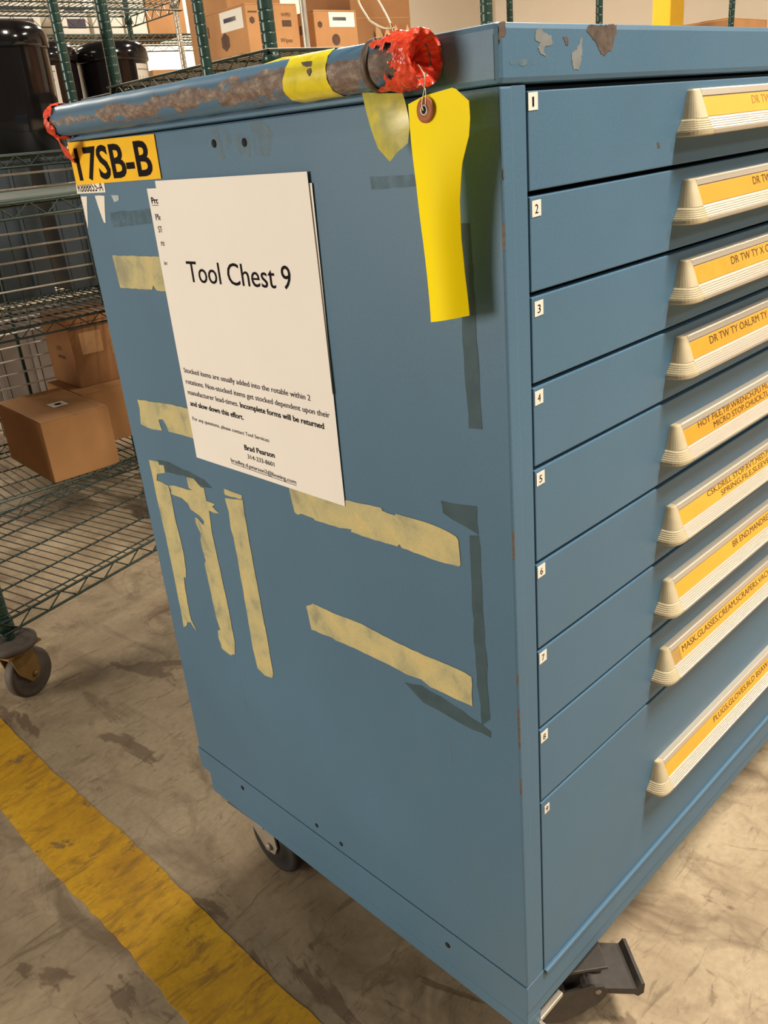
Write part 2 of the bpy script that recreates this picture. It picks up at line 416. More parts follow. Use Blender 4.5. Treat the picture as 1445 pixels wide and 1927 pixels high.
# drawers
GAPS = [.9777, .8980, .8173, .7379, .6595, .5613, .4623, .3643, .2645, .0010]
CAPTOP = [.9664, .8852, .8064, .7267, .6281, .5293, .4317, .3339, .1565]
STK = [(.041, .9658), (.0433, .8861), (.0445, .8045), (.0425, .7257), (.0429, .6476), (.0417, .5508), (.042, .4511), (.042, .3509), (.0447, .2491)]
TXT = [[('DR TW TY', .4049, 0, 'f')], [('DR TW TY XO', .4227, 0, 'n')], [('DR TW TY X O', .3833, 0, 'n')], [('DR TW TY OAL,RM TY O', .3439, 0, 'n')],
       [('HOT FILE,TIP,WRENCH,PLI ML', .3308, 1, 'n'), ('MICRO STOP,CHUCK,TL P', .3652, 2, 'n')],
       [('CSK,DRILL STOP,RVT,MED,P', .366, 1, 'n'), ('SPRING,FILE,SLEEVE,T', .3987, 2, 'n')],
       [('BR END,MANDREL', .4489, 0, 'n')], [('MASK,GLASSES,CREAM,SCRAPERS,VACU', .3226, 0, 'n')], [('PLUGS,GLOVES,BLD BSAW,FILT', .433, 0, 'n')]]
RX0, RX1 = .300, CW - .300
def cap_mesh(x_edge, sgn):
    """rounded moulded end cap; x_edge is where it meets the rail, sgn = -1 left, +1 right; z relative to cap top"""
    prof = [(0, .0075, .0095), (-.0015, .0085, .0105), (-.012, .0125, .0140), (-.0262, .0178, .0185), (-.0268, .0172, .0190)]
    for k in range(5):
        z = -.0275 - k * .0019; prof += [(z, .0186 + k * .00135, .0200 + k * .0017), (z - .0013, .0192 + k * .00135, .0206 + k * .0017), (z - .0016, .0184 + k * .00135, .0198 + k * .0017)]
    prof += [(-.0372, .0252, .0280), (-.0405, .0250, .0285), (-.0418, .0236, .0270)]
    n = 9; vs = []; fs = []
    for (z, p, wd) in prof:
        ring = [(x_edge, 0.0002, z)]
        for k in range(n):
            t = math.pi / 2 * k / (n - 1); e = .62
            ring.append((x_edge + sgn * wd * math.sin(t) ** e, -p * math.cos(t) ** e if k < n - 1 else 0.0002, z))
        vs += ring
    m_ = n + 1
    for i in range(len(prof) - 1):
        for k in range(m_):
            a, b = i * m_ + k, i * m_ + (k + 1) % m_; fs.append((a, b, b + m_, a + m_))
    fs.append(tuple(range(m_))[::-1]); fs.append(tuple(range((len(prof) - 1) * m_, len(prof) * m_)))
    return vs, fs
RAIL = [(.0002, .0002), (-.0076, 0), (-.0088, -.0012), (-.0104, -.0066), (-.0092, -.0072), (-.0098, -.0076), (-.0152, -.0256), (-.0176, -.0262)]
for k in range(5):
    z = -.0266 - k * .0021; p = .0180 + k * .00135; RAIL += [(-p, z), (-p - .0009, z - .0013), (-p - .0004, z - .0017)]
RAIL += [(-.0254, -.0374), (-.0254, -.0402), (-.0240, -.0414), (.0002, -.0418)]
for i in range(9):
    zt = GAPS[i] - (.0042 if i == 0 else .0022); zb = GAPS[i + 1] + .0022 - (.0 if i < 8 else .0012)
    mb = MB(); mb.box(.0345, CW - .0345, -.0002, .0165, zb, zt, bevel=.0011)
    dr = mb.build('drawer', 'blue', chest, label='drawer front %d counted from the top' % (i + 1))
    z0 = CAPTOP[i]; dx = (-.003 if i >= 4 else 0) 
    mb = MB(); n = len(RAIL)
    mb.add([(RX0 + dx, p, z0 + z) for p, z in RAIL] + [(RX1, p, z0 + z) for p, z in RAIL], [(a, a + 1, a + 1 + n, a + n) for a in range(n - 1)] + [tuple(range(n)), tuple(range(n, 2 * n))[::-1]])
    mb.build('handle_rail', 'alu', dr)
    for xe, s in ((RX0 + dx, -1), (RX1, 1)):
        vs, fs = cap_mesh(xe, s); MB().add([(x, y, z0 + z) for x, y, z in vs], fs).build('handle_end_cap', 'cap', dr)
    # slanted label card in the rail
    zA, zB, pA, pB = z0 - .0254, z0 - .0078, .01535, .0102
    def LF(a, b, h, zA=zA, zB=zB, pA=pA, pB=pB):   # b 0..1 up the slope
        return (a, -(pA + (pB - pA) * b) - h - .0003, zA + (zB - zA) * b)
    xs = .3165 if i == 7 else RX0 + dx + .0006
    mb = MB(); mb.add([LF(xs, 0, 0), LF(RX1 - .001, 0, 0), LF(RX1 - .001, 1, 0), LF(xs, 1, 0), LF(xs, 0, .0004), LF(RX1 - .001, 0, .0004), LF(RX1 - .001, 1, .0004), LF(xs, 1, .0004)],
                      [(0, 1, 2, 3), (4, 5, 6, 7), (0, 1, 5, 4), (1, 2, 6, 5), (2, 3, 7, 6), (3, 0, 4, 7)])
    for s, x, row, kind in TXT[i]:
        b0, cp = {0: (.42, .46), 1: (.66, .38), 2: (.14, .38)}[row]
        text(mb, s, LF, x, b0, width=len(s) * {0: .0082, 1: .0072, 2: .0076}[row], cap=cp, mi=2 if kind == 'f' else 1, h=.0006)
    mb.build('label_card', ['label', 'label_ink', 'label_ink_faded'], dr, label='amber drawer label card')
    if i == 7:
        MB().add([LF(RX0 + dx, 0, .0001), LF(xs, 0, .0001), LF(xs, 1, .0001), LF(RX0 + dx, 1, .0001)], [(0, 1, 2, 3)]).build('label_slot', 'label_slot', dr)
    if i in (1, 2, 3, 4):
        mb = MB(); N = 60; vs = []
        for k in range(N + 1):
            x = RX0 + dx + .001 + (RX1 - RX0 - .002) * k / N
            vs += [LF(x, 0.0, .0012), LF(x, .5, .0014 + (.0006 * math.sin(k * 1.9) if i == 2 else .0)), LF(x, 1.0, .0012)]
        mb.add(vs, [(3 * k + j, 3 * k + 3 + j, 3 * k + 4 + j, 3 * k + 1 + j) for k in range(N) for j in (0, 1)], smooth=True)
        mb.build('label_cover', 'cover_wavy' if i == 2 else 'cover', dr, label='clear plastic label cover')
    sx, sz = STK[i]; mb = MB()
    hw, hh = (.0062, .0064) if i < 8 else (.0045, .0054)
    mb.prism([(sx - hw, sz - hh), (sx + hw, sz - hh + .0004), (sx + hw, sz + hh + .0003), (sx - hw, sz + hh)], FT, .0002, .0006)
    text(mb, str(i + 1), FT, sx - (.0022 if i else .0012), sz - .0036, width=.0044 if i else .0022, cap=.0072, mi=1, h=.0008)
    mb.build('number_sticker', ['sticker_white', 'ink'], dr, label='small white sticker printed %d' % (i + 1))

# things stuck to the side panel: paint marks, tape residue, tape strips, stickers
BK = {
 'tape_a':[(0.649, 0.8386), (0.519, 0.8404), (0.523, 0.7981), (0.5518, 0.7982), (0.5586, 0.8041), (0.5632, 0.7986), (0.6454, 0.797)],
 'tape_b':[(0.6636, 0.6393), (0.5753, 0.6455), (0.5307, 0.6459), (0.5129, 0.6465), (0.5211, 0.6047), (0.5654, 0.6044), (0.5928, 0.6035), (0.5954, 0.6115), (0.6022, 0.6197), (0.6141, 0.6177), (0.6129, 0.6094), (0.6099, 0.602), (0.6401, 0.5992), (0.6685, 0.6016), (0.6623, 0.6258)],
 'tape_c':[(0.6666, 0.547), (0.64, 0.549), (0.6392, 0.5446), (0.626, 0.5467), (0.6264, 0.5349), (0.6509, 0.5281), (0.6566, 0.5164), (0.6412, 0.517), (0.6246, 0.5147), (0.6235, 0.4983), (0.6242, 0.4563), (0.6203, 0.4113), (0.6228, 0.3806), (0.6284, 0.3625), (0.6343, 0.3617), (0.6376, 0.3429), (0.6402, 0.2968), (0.6391, 0.2833), (0.6275, 0.2667), (0.6372, 0.2724), (0.6424, 0.2786), (0.6527, 0.2749), (0.657, 0.2675), (0.6689, 0.2595), (0.6667, 0.2827), (0.666, 0.3176), (0.6649, 0.3743), (0.6647, 0.4266), (0.667, 0.4705)],
 'tape_d':[(0.6236, 0.5157), (0.6077, 0.5193), (0.5741, 0.5206), (0.5588, 0.5231), (0.5678, 0.5249), (0.568, 0.5412), (0.5495, 0.5423), (0.5351, 0.5333), (0.5274, 0.5331), (0.5269, 0.5143), (0.5071, 0.5144), (0.5148, 0.5087), (0.4998, 0.5029), (0.5112, 0.5001), (0.5249, 0.5005), (0.5281, 0.4637), (0.5263, 0.4324), (0.5241, 0.3965), (0.5217, 0.343), (0.5214, 0.288), (0.5267, 0.2659), (0.5401, 0.2583), (0.5622, 0.2619), (0.5619, 0.2689), (0.5658, 0.2787), (0.5634, 0.293), (0.5556, 0.2971), (0.5611, 0.3182), (0.5623, 0.359), (0.5643, 0.4068), (0.5597, 0.4113), (0.5632, 0.4319), (0.5633, 0.444), (0.5585, 0.4555), (0.5672, 0.4711), (0.5659, 0.4804), (0.5581, 0.4795), (0.5476, 0.4723), (0.5428, 0.4795), (0.553, 0.4857), (0.5742, 0.4902), (0.5782, 0.4982), (0.5929, 0.5035), (0.6217, 0.5033), (0.6178, 0.5096)],
 'tape_e0':[(0.4772, 0.5441), (0.4521, 0.5439), (0.4368, 0.5439), (0.4389, 0.538), (0.4456, 0.537), (0.4779, 0.5356)],
 'tape_e':[(0.4789, 0.5298), (0.4372, 0.5372), (0.4381, 0.49), (0.4372, 0.4375), (0.4357, 0.3852), (0.4337, 0.3209), (0.4337, 0.2702), (0.4372, 0.2612), (0.4558, 0.2576), (0.4711, 0.2632), (0.4751, 0.2963), (0.474, 0.3721), (0.4737, 0.4302), (0.4742, 0.4726), (0.4776, 0.4869), (0.4751, 0.5119)],
 'tape_f':[(0.3336, 0.5819), (0.3047, 0.5825), (0.2347, 0.5835), (0.2304, 0.5864), (0.204, 0.5881), (0.1749, 0.5907), (0.1729, 0.5875), (0.1546, 0.5868), (0.1531, 0.5893), (0.1318, 0.5899), (0.1102, 0.5903), (0.0883, 0.5891), (0.0704, 0.5855), (0.0676, 0.5821), (0.0665, 0.555), (0.0687, 0.5526), (0.0968, 0.5502), (0.1484, 0.5505), (0.1514, 0.5542), (0.1553, 0.5503), (0.1997, 0.5482), (0.2287, 0.5479), (0.2269, 0.5513), (0.2483, 0.5476), (0.292, 0.546), (0.293, 0.5481), (0.3157, 0.5484), (0.3236, 0.545), (0.3291, 0.5471)],
 'tape_g':[(0.3327, 0.4157), (0.3175, 0.4243), (0.274, 0.4241), (0.2296, 0.4273), (0.1859, 0.4247), (0.1468, 0.4234), (0.0938, 0.4257), (0.07, 0.4258), (0.0605, 0.424), (0.0614, 0.386), (0.0814, 0.3849), (0.1223, 0.3841), (0.136, 0.3886), (0.1593, 0.3854), (0.1957, 0.3869), (0.2492, 0.3862), (0.2821, 0.3839), (0.2876, 0.3854), (0.3284, 0.3823)],
 'stain_a':[(0.045, 0.88), (0.0348, 0.88), (0.0331, 0.7836), (0.031, 0.7029), (0.0472, 0.7012), (0.0493, 0.7821)],
 'stain_b':[(0.0879, 0.6195), (0.0417, 0.6249), (0.0415, 0.5951), (0.0624, 0.6002), (0.0859, 0.6067)],
 'stain_c':[(0.0532, 0.591), (0.0415, 0.5942), (0.0408, 0.556), (0.0396, 0.486), (0.0379, 0.38), (0.0502, 0.366), (0.0542, 0.443), (0.0538, 0.5346)],
 'stain_d':[(0.1645, 0.3721), (0.1369, 0.3798), (0.0778, 0.3733), (0.0376, 0.364), (0.0381, 0.3557), (0.0791, 0.354), (0.1367, 0.3565)],
 'stain_e':[(0.6425, 0.5518), (0.6089, 0.5547), (0.5247, 0.5468), (0.5062, 0.5379), (0.5284, 0.5348), (0.5771, 0.5411), (0.6255, 0.5367)],
 'stain_f':[(0.1474, 0.9196), (0.0918, 0.9199), (0.0911, 0.9101), (0.1471, 0.9086)],
 'stain_g':[(0.6325, 0.8922), (0.5316, 0.8958), (0.5329, 0.8793), (0.6335, 0.8739)],
 'rem_a':[(0.7021, 0.913), (0.685, 0.9127), (0.7006, 0.8719)],
 'rem_b':[(0.6628, 0.913), (0.6373, 0.9125), (0.649, 0.8795), (0.6534, 0.8802), (0.6582, 0.8941)],
 'rem_c':[(0.6201, 0.9132), (0.6009, 0.9125), (0.6018, 0.907), (0.6149, 0.9044)],
 'rtag':[(0.7071, 0.93), (0.631, 0.9278), (0.6323, 0.9167), (0.7098, 0.9165)],
 'sign':[(0.6982, 0.9789), (0.492, 0.976), (0.4932, 0.9287), (0.7031, 0.9273)],
 'pale_a':[(0.3788, 0.9763), (0.3567, 0.9756), (0.3469, 0.96), (0.3608, 0.9438), (0.3737, 0.9438), (0.3759, 0.9531)],
 'pale_b':[(0.3391, 0.9661), (0.327, 0.9662), (0.3141, 0.9581), (0.3208, 0.9436), (0.3353, 0.946), (0.3407, 0.9546)],
 'pale_c':[(0.3126, 0.9758), (0.2924, 0.9759), (0.2828, 0.9689), (0.2767, 0.9591), (0.289, 0.9421), (0.3115, 0.9448), (0.3141, 0.9581)],
 'chip_a':[(0.116, 1.0186), (0.1583, 1.0194), (0.1585, 1.0127), (0.154, 1.0082), (0.1526, 1.0022), (0.1403, 0.9963), (0.1342, 0.9979), (0.128, 1.0053), (0.119, 1.0111), (0.1131, 1.0147)],
 'chip_b':[(0.0917, 0.9983), (0.0988, 1.0011), (0.1045, 1.0089), (0.1068, 1.0097), (0.106, 0.9938), (0.1017, 0.9866), (0.0945, 0.9867), (0.0926, 0.9925)],
 'chip_c':[(0.0437, 1.0143), (0.0502, 1.0157), (0.0553, 1.013), (0.0645, 1.011), (0.0657, 1.0055), (0.0577, 1.0041), (0.0537, 1.0014), (0.0562, 0.9965), (0.0497, 0.9986), (0.0459, 1.0028), (0.0499, 1.0069), (0.0435, 1.0076)],
 'chip_d':[(-0.0031, 1.0191), (0.007, 1.0196), (0.0065, 1.0108), (0.002, 1.0102), (0.0004, 1.0069), (-0.0014, 1.0082)],
 'chip_e':[(0.2354, 0.9231), (0.2411, 0.9224), (0.2414, 0.9178), (0.2369, 0.9178)],
 'chip_f':[(-0.0032, 0.9211), (0.0017, 0.9197), (0.0022, 0.9131), (-0.0018, 0.9135)],
 'chip_g':[(0.0105, 0.9937), (0.0241, 0.9955), (0.0496, 0.9938), (0.0469, 0.9921), (0.0239, 0.9911), (0.0116, 0.9917)],
 'chip_h':[(0.0799, 1.0103), (0.0867, 1.0096), (0.087, 1.0043), (0.0834, 1.0047)],
}
def flat(name, key, m_, h0, h1, parent, label=None, fr=SF, amp=.0006, step=.012):
    p = jitter_poly(BK[key], step, amp, sum(map(ord, key)))
    return MB().prism(p, fr, h0, h1).build(name, m_, parent, label=label)
for k in ('stain_a', 'stain_b', 'stain_c', 'stain_d', 'stain_e'): flat('tape_residue', k, 'residue', .0001, .00025, body, amp=.0012)
for k in ('stain_f', 'stain_g'): flat('faint_residue', k, 'faint', .0001, .00022, body, amp=.0008)
for k in ('pale_a', 'pale_b', 'pale_c'): flat('rubbed_patch', k, 'pale', .0001, .00022, body, amp=.0015)
for k in ('tape_a', 'tape_b', 'tape_c', 'tape_d', 'tape_e0', 'tape_e', 'tape_f', 'tape_g'):
    flat('masking_tape', k, 'masking', .0002, .0007, chest, label='torn strip of aged masking tape', amp=.0005, step=.008)
for k in ('rem_a', 'rem_b', 'rem_c'): flat('sticker_remnant', k, 'sticker_white' if k != 'rem_c' else 'chip_light', .0002, .0005, chest, label='scrap of white sticker')
for k, m_ in (('chip_a', 'rust'), ('chip_b', 'chip_grey'), ('chip_c', 'chip_grey'), ('chip_g', 'pale'), ('chip_h', 'rust'), ('chip_d', 'rust')):
    MB().prism(jitter_poly([(max(a, -.0015), b) for a, b in BK[k]], .0018, .0007, 5), FT, .0019, .00205).build('paint_chip', m_, lid)
for k, m_ in (('chip_f', 'rust'), ('chip_e', 'rust')):
    MB().prism([(max(a, .0004), b) for a, b in BK[k]], FT, .0002, .0004).build('paint_chip', m_, body)
for z, l in ((.36, .05), (.44, .012), (.30, .02), (.58, .03), (.86, .02)): MB().box(-.0003, .0012, -.0003, .0014, z, z + l).build('worn_corner', 'rust', body)
# a few scratches on the side
for a, b in (((.515, .25), (.49, .13)), ((.53, .26), (.52, .14)), ((.10, .33), (.095, .26)), ((.58, .30), (.56, .295)), ((.47, .33), (.46, .22))):
    a = Vector(a); b = Vector(b); nn = Vector((-(b - a).y, (b - a).x)).normalized() * .0005
    MB().prism([(a + nn)[:], (b + nn * .3)[:], (b - nn * .3)[:], (a - nn)[:]], SF, .0001, .0002).build('scratch', 'pale', body)

# inventory sign and the sticker it covers
mb = MB(); mb.prism(BK['rtag'], SF, .0002, .0006)
text(mb, 'R888855-A', ST, -.7045, .9185, width=.068, cap=.0115, h=.0008)
mb.build('asset_sticker', ['sticker_white', 'ink'], chest, label='small white sticker printed R888855-A')
mb = MB(); mb.prism([(.7052, .979), (.492, .976), (.4932, .9287), (.7052, .9273)], SF, .0008, .0013)
text(mb, '17SB-B', ST, -.692, .9335, width=.185, cap=.0375, h=.0016, bold=.022)
mb.prism([(.703, .960), (.7035, .956), (.690, .9535), (.684, .959)], SF, .0016, .0017, 1)
mb.build('location_sign', ['sign_yellow', 'ink'], chest, label='yellow sign with black characters 17SB-B')

# ------------------------------------------------------------------ pipe bumper along the top of the side
BX, BZ, BR = -.0215, 1.0030, .0176
mb = MB(); mb.lathe((BX, 0, BZ), (0, 1, 0), [(.10, BR), (.12, BR)] + [(.12 + .02 * k, BR + .0003 * math.sin(k * 1.7)) for k in range(1, 27)] + [(.664, BR), (.667, BR - .002)], 32)
mb.lathe((BX, 0, BZ), (0, 1, 0), [(.060, BR * .7), (.060, BR), (.10, BR)], 32)
bar = mb.build('bumper_pipe', 'bar', chest, label='blue pipe bumper with worn bare metal')
mb = MB(); mb.lathe((BX, 0, BZ), (0, 1, 0), [(.100, BR - .001), (.099, BR + .0015), (.101, BR + .0026), (.1045, BR + .0026), (.1065, BR + .0012), (.106, BR - .001)], 32)
mb.build('collar', 'rust', bar)
mb = MB(); mb.box(-.016, -.0015, .11, .668, .9795, .9835, bevel=.001); mb.box(-.012, -.001, .11, .664, .9835, 1.017)
mb.build('mounting_flange', 'blue', bar)
mb = MB(); th = [math.radians(-50 + 11 * k) for k in range(24)]; vs = []   # yellow wrap; angle 0 = +z, 90 = -x
ys = [.1475, .160, .175, .190, .204]
for j, y in enumerate(ys):
    for k, t in enumerate(th):
        yy = y + (-.010 * max(0, (k - 16) / 8) ** 1.5 if j == 0 else 0) + (.003 * math.sin(k * .5) if j == 4 else 0); r = BR + .0007 + .0004 * math.sin(k * 2.3 + j)
        vs.append((BX - r * math.sin(t), yy, BZ + r * math.cos(t)))
n = len(th); mb.add(vs, [(j * n + k, j * n + k + 1, (j + 1) * n + k + 1, (j + 1) * n + k) for j in range(4) for k in range(n - 1)], smooth=True)
mb.build('yellow_tape_wrap', 'tape_yellow', bar, label='yellow plastic tape wrapped round the pipe')
a = math.radians(68); R_ = BR + .0014
hp = lambda u, y: (BX - R_ * math.sin(a + u), y, BZ + R_ * math.cos(a + u))
MB().add([hp(-.26, .181), hp(-.22, .1665), hp(.42, .168), hp(.25, .1655)], [(0, 1, 3, 2)]).build('tape_tear', 'rust', bar)
mb = MB(); P0 = [(-.0075, .20 + .02 * k) for k in range(22)]
vs = []
for k, (x, y) in enumerate(P0):
    hz = 1.0215 + .0022 * math.exp(-((y - .235) / .03) ** 2) + .0008 * math.sin(k * .9)
    vs += [(x - .006, y, 1.0195), (x, y, hz), (x + .005, y, 1.0215)]
mb.add(vs, [(3 * k + j, 3 * k + 3 + j, 3 * k + 4 + j, 3 * k + 1 + j) for k in range(21) for j in (0, 1)], smooth=True)
mb.build('yellow_tape_strip', 'tape_yellow', bar, label='strip of yellow tape along the top edge')

def crumple(name, y0, y1, r, seed, open_end, bare, parent, label):
    NA, NY = 84, 34; vs = []; fs = []; rnd = random.Random(seed)
    for j in range(NY + 1):
        y = y0 + (y1 - y0) * j / NY
        for k in range(NA):
            t = 2 * math.pi * k / NA
            q = noise.noise(Vector((math.cos(t) * 2.2, math.sin(t) * 2.2, j * .19 + seed))) ; q2 = noise.noise(Vector((math.cos(t) * 6, math.sin(t) * 6, j * .45 + seed)))
            rr = r + .0022 * q + .0011 * q2 - (.0006 if j > NY * .7 else 0)
            rr = max(rr, BR + .0004)
            vs.append((BX - rr * math.sin(t), y + .002 * q, BZ + rr * math.cos(t)))
    for j in range(NY):
        for k in range(NA):
            t = math.degrees(2 * math.pi * (k + .5) / NA)
            if bare and j > NY * (.34 + .09 * math.sin(t * .21) + .05 * math.sin(t * .9)) and 58 + 9 * math.sin(j * .7) + 4 * math.sin(j * 2.1) < t < 122 + 9 * math.sin(j * .9): continue
            if j > NY * (.78 + .22 * math.sin(t * .11 + seed)) and t < 300: continue
            fs.append((j * NA + k, j * NA + (k + 1) % NA, (j + 1) * NA + (k + 1) % NA, (j + 1) * NA + k))
    off = len(vs)
    for i, (dy, f) in enumerate(((-.0015, .97), (-.001, .85), (.004, .70), (.010, .5), (.012, .02)) if open_end else ((-.002, .9), (-.004, .5), (-.004, .02))):
        for k in range(NA):
            t = 2 * math.pi * k / NA; q = noise.noise(Vector((math.cos(t) * 3, math.sin(t) * 3, i + seed + 9)))
            rr = r * f * (1 + .16 * q); vs.append((BX - rr * math.sin(t), y0 + (dy if y1 > y0 else -dy) + .003 * q, BZ + rr * math.cos(t)))
    prev = list(range(NA))
    m_ = 5 if open_end else 3
    for i in range(m_):
        cur = [off + i * NA + k for k in range(NA)]
        for k in range(NA): fs.append((prev[k], prev[(k + 1) % NA], cur[(k + 1) % NA], cur[k]))
        prev = cur
    return MB().add(vs, fs, smooth=False).build(name, 'red', parent, label=label)
crumple('red_tape_cap', .0545, .0985, .0205, 3, True, True, bar, 'crumpled red-orange tape over the near pipe end')
crumple('red_tape_cap', .6760, .6545, .0195, 8, False, False, bar, 'red-orange tape over the far pipe end')
mb = MB(); vs = []
for k, (y, z, x) in enumerate(((.672, .995, -.030), (.679, .984, -.026), (.676, .975, -.020), (.690, .968, -.012), (.700, .958, -.004))):
    vs += [(x - .004, y + .006, z + .006), (x, y - .004 - .002 * k, z - .006)]
mb.add(vs, [(2 * k, 2 * k + 1, 2 * k + 3, 2 * k + 2) for k in range(4)]).build('red_tape_tail', 'red', bar)
mb = MB()
for dy, dz, l in ((.0, 0, .012), (.006, -.002, .009), (-.006, .0, .010), (.012, -.001, .007)):
    y = .082 + dy; mb.add([(BX - .004, y - .003, BZ + .019), (BX + .003, y + .003, BZ + .019), (BX - .002 + dy * .3, y + .002, BZ + .018 + l)], [(0, 1, 2)])
mb.build('red_tape_frill', 'red', bar)
mb = MB(); vs = []
for k in range(7):
    t = k / 6; y0 = .1265 - .020 * t; y1 = .0800 - .0065 * t - .004 * math.sin(t * 3); z = .9855 - .052 * t; zz = .981 - .030 * t; x = -.021 - .0035 * math.sin(t * 2.6)
    if k == 6: y0, z, y1, zz = .0985, .9315, .0765, .9445
    vs += [(x, y0, z if k else .9862), ((x - .0022), (y0 + y1) / 2, (z + zz) / 2), (x, y1, zz)]
mb.add(vs, [(3 * k + j, 3 * k + 3 + j, 3 * k + 4 + j, 3 * k + 1 + j) for k in range(6) for j in (0, 1)], smooth=True)
mb.build('yellow_tape_flap', 'tape_flap', chest, label='loose end of translucent yellow tape below the pipe')

# ------------------------------------------------------------------ casters of the chest
def caster(parent, cx, cy, ang, z_top, fz, r, wd, brake, mats, names='caster', tr=-.024, po=0.0):
    d = Vector((math.cos(ang), math.sin(ang), 0)); s = Vector((-d.y, d.x, 0)); Z = Vector((0, 0, 1)); c0 = Vector((cx, cy, 0)); zc = fz + r
    Fm = lambda a, b, c: tuple(c0 + d * a + s * b + Z * c)
    mb = MB(); mb.box(-.05, .05, -.045, .045, z_top - .005, z_top, fr=Fm, bevel=.0015); mb.lathe(Fm(0, 0, z_top - .022), (0, 0, 1), [(0, .02), (0, .030), (.010, .034), (.0175, .034)], 20)
    for b in (-1, 1):
        poly = [(-.036, z_top - .012), (.030, z_top - .012), (.030 * .6, zc + .02), (-.012, zc - .016), (-.034, zc - .014), (-.044, zc + .006)]
        mb.prism(poly, lambda a, c, h, b=b: Fm(a, b * (wd / 2 + .004) + h, c), -.0016, .0016)
    mb.lathe(Fm(tr, -(wd / 2 + .010), zc), s, [(0, 0), (0, .007), (.004, .007), (.004, .004), (wd + .016, .004), (wd + .016, .007), (wd + .020, .007), (wd + .020, 0)], 10)
    ca = mb.build(names, mats[0], parent)
    ax = Fm(tr, 0, zc)
    mb = MB(); mb.lathe(Vector(ax) - s * wd / 2, s, [(0, .008), (0, r * .55), (.003, r * .60), (.001, r * .82), (.002, r * .93), (wd * .25, r), (wd * .75, r), (wd - .002, r * .93), (wd - .001, r * .82), (wd - .003, r * .60), (wd, r * .55), (wd, .008)], 36)
    mb.build('wheel', mats[1], ca)
    if brake:
        mb = MB()
        for b in (-1, 1):   # side arms with rounded tips
            poly = [(-.045, -.030), (-.050, -.004), (.0, .012), (.060, .021), (.078, .019), (.084, .010), (.082, .0), (.070, -.014), (.02, -.040)]
            mb.prism([(a + po, zc + .012 + c) for a, c in poly], lambda a, c, h, b=b: Fm(a, b * .037 + h, c), -.0028, .0028)
        mb.box(.018 + po, .026 + po, -.037, .037, zc + .018, zc + .030, fr=Fm, bevel=.002)
        mb.box(.050 + po, .058 + po, -.037, .037, zc + .026, zc + .037, fr=Fm, bevel=.003)
        mb.box(-.012 + po, -.004 + po, -.037, .037, zc + .006, zc + .020, fr=Fm, bevel=.001); mb.box(-.05 + po, .05 + po, -.034, .034, zc - .012, zc - .008, fr=Fm)
        ba = mb.build('brake_bracket', 'black_plastic', ca)
        P = [(.056, zc + .031), (.126, zc + .014), (.132, zc + .023), (.137, zc + .021), (.136, zc + .004), (.128, zc - .001), (.122, zc + .004), (.056, zc + .022)]
        mb = MB().prism(P, lambda a, c, h: Fm(a + po, h, c), -.038, .036)
        mb.build('brake_pedal', 'black_plastic', ca)
        for b in (-1, 1): MB().lathe(Fm(.071 + po, b * .0395, zc + .022), s * b, [(0, 0), (.001, .0), (.001, .0042), (-.003, .0042)], 12).build('pivot_pin', 'steel', ca)
    return ca
caster(chest, .140, .047, math.radians(-39), -.0895, FZ, .0600, .034, True, ('black_plastic', 'black_rubber'), tr=.0, po=-.032)
caster(chest, .046, .600, math.radians(92), -.0895, FZ, .0600, .030, False, ('caster_grey', 'black_rubber'))
caster(chest, CW - .10, .085, math.radians(-60), -.0895, FZ, .0600, .034, True, ('black_plastic', 'black_rubber'))
caster(chest, CW - .09, .62, math.radians(80), -.0895, FZ, .0600, .030, False, ('caster_grey', 'black_rubber'))
mb = MB(); mb.box(.012, .080, .004, .012, -.096, -.0895, bevel=.001); mb.box(.026, .030, -.004, .08, -.098, -.0895)
mb.build('caster_mount_strip', 'steel_pale', chest)

# ------------------------------------------------------------------ paper notices
def bulge(y, z, k): return .0011 + k * (1 + math.sin(y * 31 + z * 9) * .5 + math.sin(z * 23 - y * 7) * .5)
def sheet(name, corners, h, k, lab, lines, group=None):
    """corners: TL, TR, BR, BL as (y, z)"""
    tl, tr, br, bl = [Vector(c) for c in corners]; N = 14; vs = []
    for j in range(N + 1):
        for i in range(N + 1):
            s, t = i / N, j / N; p = (tl * (1 - s) + tr * s) * (1 - t) + (bl * (1 - s) + br * s) * t
            vs.append((-(h + bulge(p.x, p.y, k)), p.x, p.y))
    m_ = N + 1; fs = [(j * m_ + i, j * m_ + i + 1, (j + 1) * m_ + i + 1, (j + 1) * m_ + i) for j in range(N) for i in range(N)]
    mb = MB().add(vs, fs, smooth=True)
    vb = [(x + .0003, y, z) for x, y, z in vs]; mb.add(vb, [f[::-1] for f in fs], smooth=True)
    fr = lambda a, b, q: (-(h + bulge(-a, b, k) + q), -a, b)
    for (s, y0, z0, y1, cap, mi, bold) in lines:
        z1 = z0[1] if isinstance(z0, tuple) else z0; zs = z0[0] if isinstance(z0, tuple) else z0
        sl = (z1 - zs) / (y0 - y1)
        g = lambda a, b, q: fr(a, b + sl * (a + y0), q)
        text(mb, s, g, -y0, zs, width=y0 - y1, cap=cap, mi=mi, h=.0004, bold=bold)
        if s.startswith(('bradley', 'Prc')):
            mb.add([g(-y0, zs - .0022, .0004), g(-y1, zs - .0022, .0004), g(-y1, zs - .0016, .0004), g(-y0, zs - .0016, .0004)], [(0, 1, 2, 3)], mi)
    o = mb.build(name, ['paper', 'ink', 'ink_grey'], None, loc=((-h), (tl.x + tr.x) / 2, bl.y), fix=False)
    return tag(o, lab, 'paper', group)
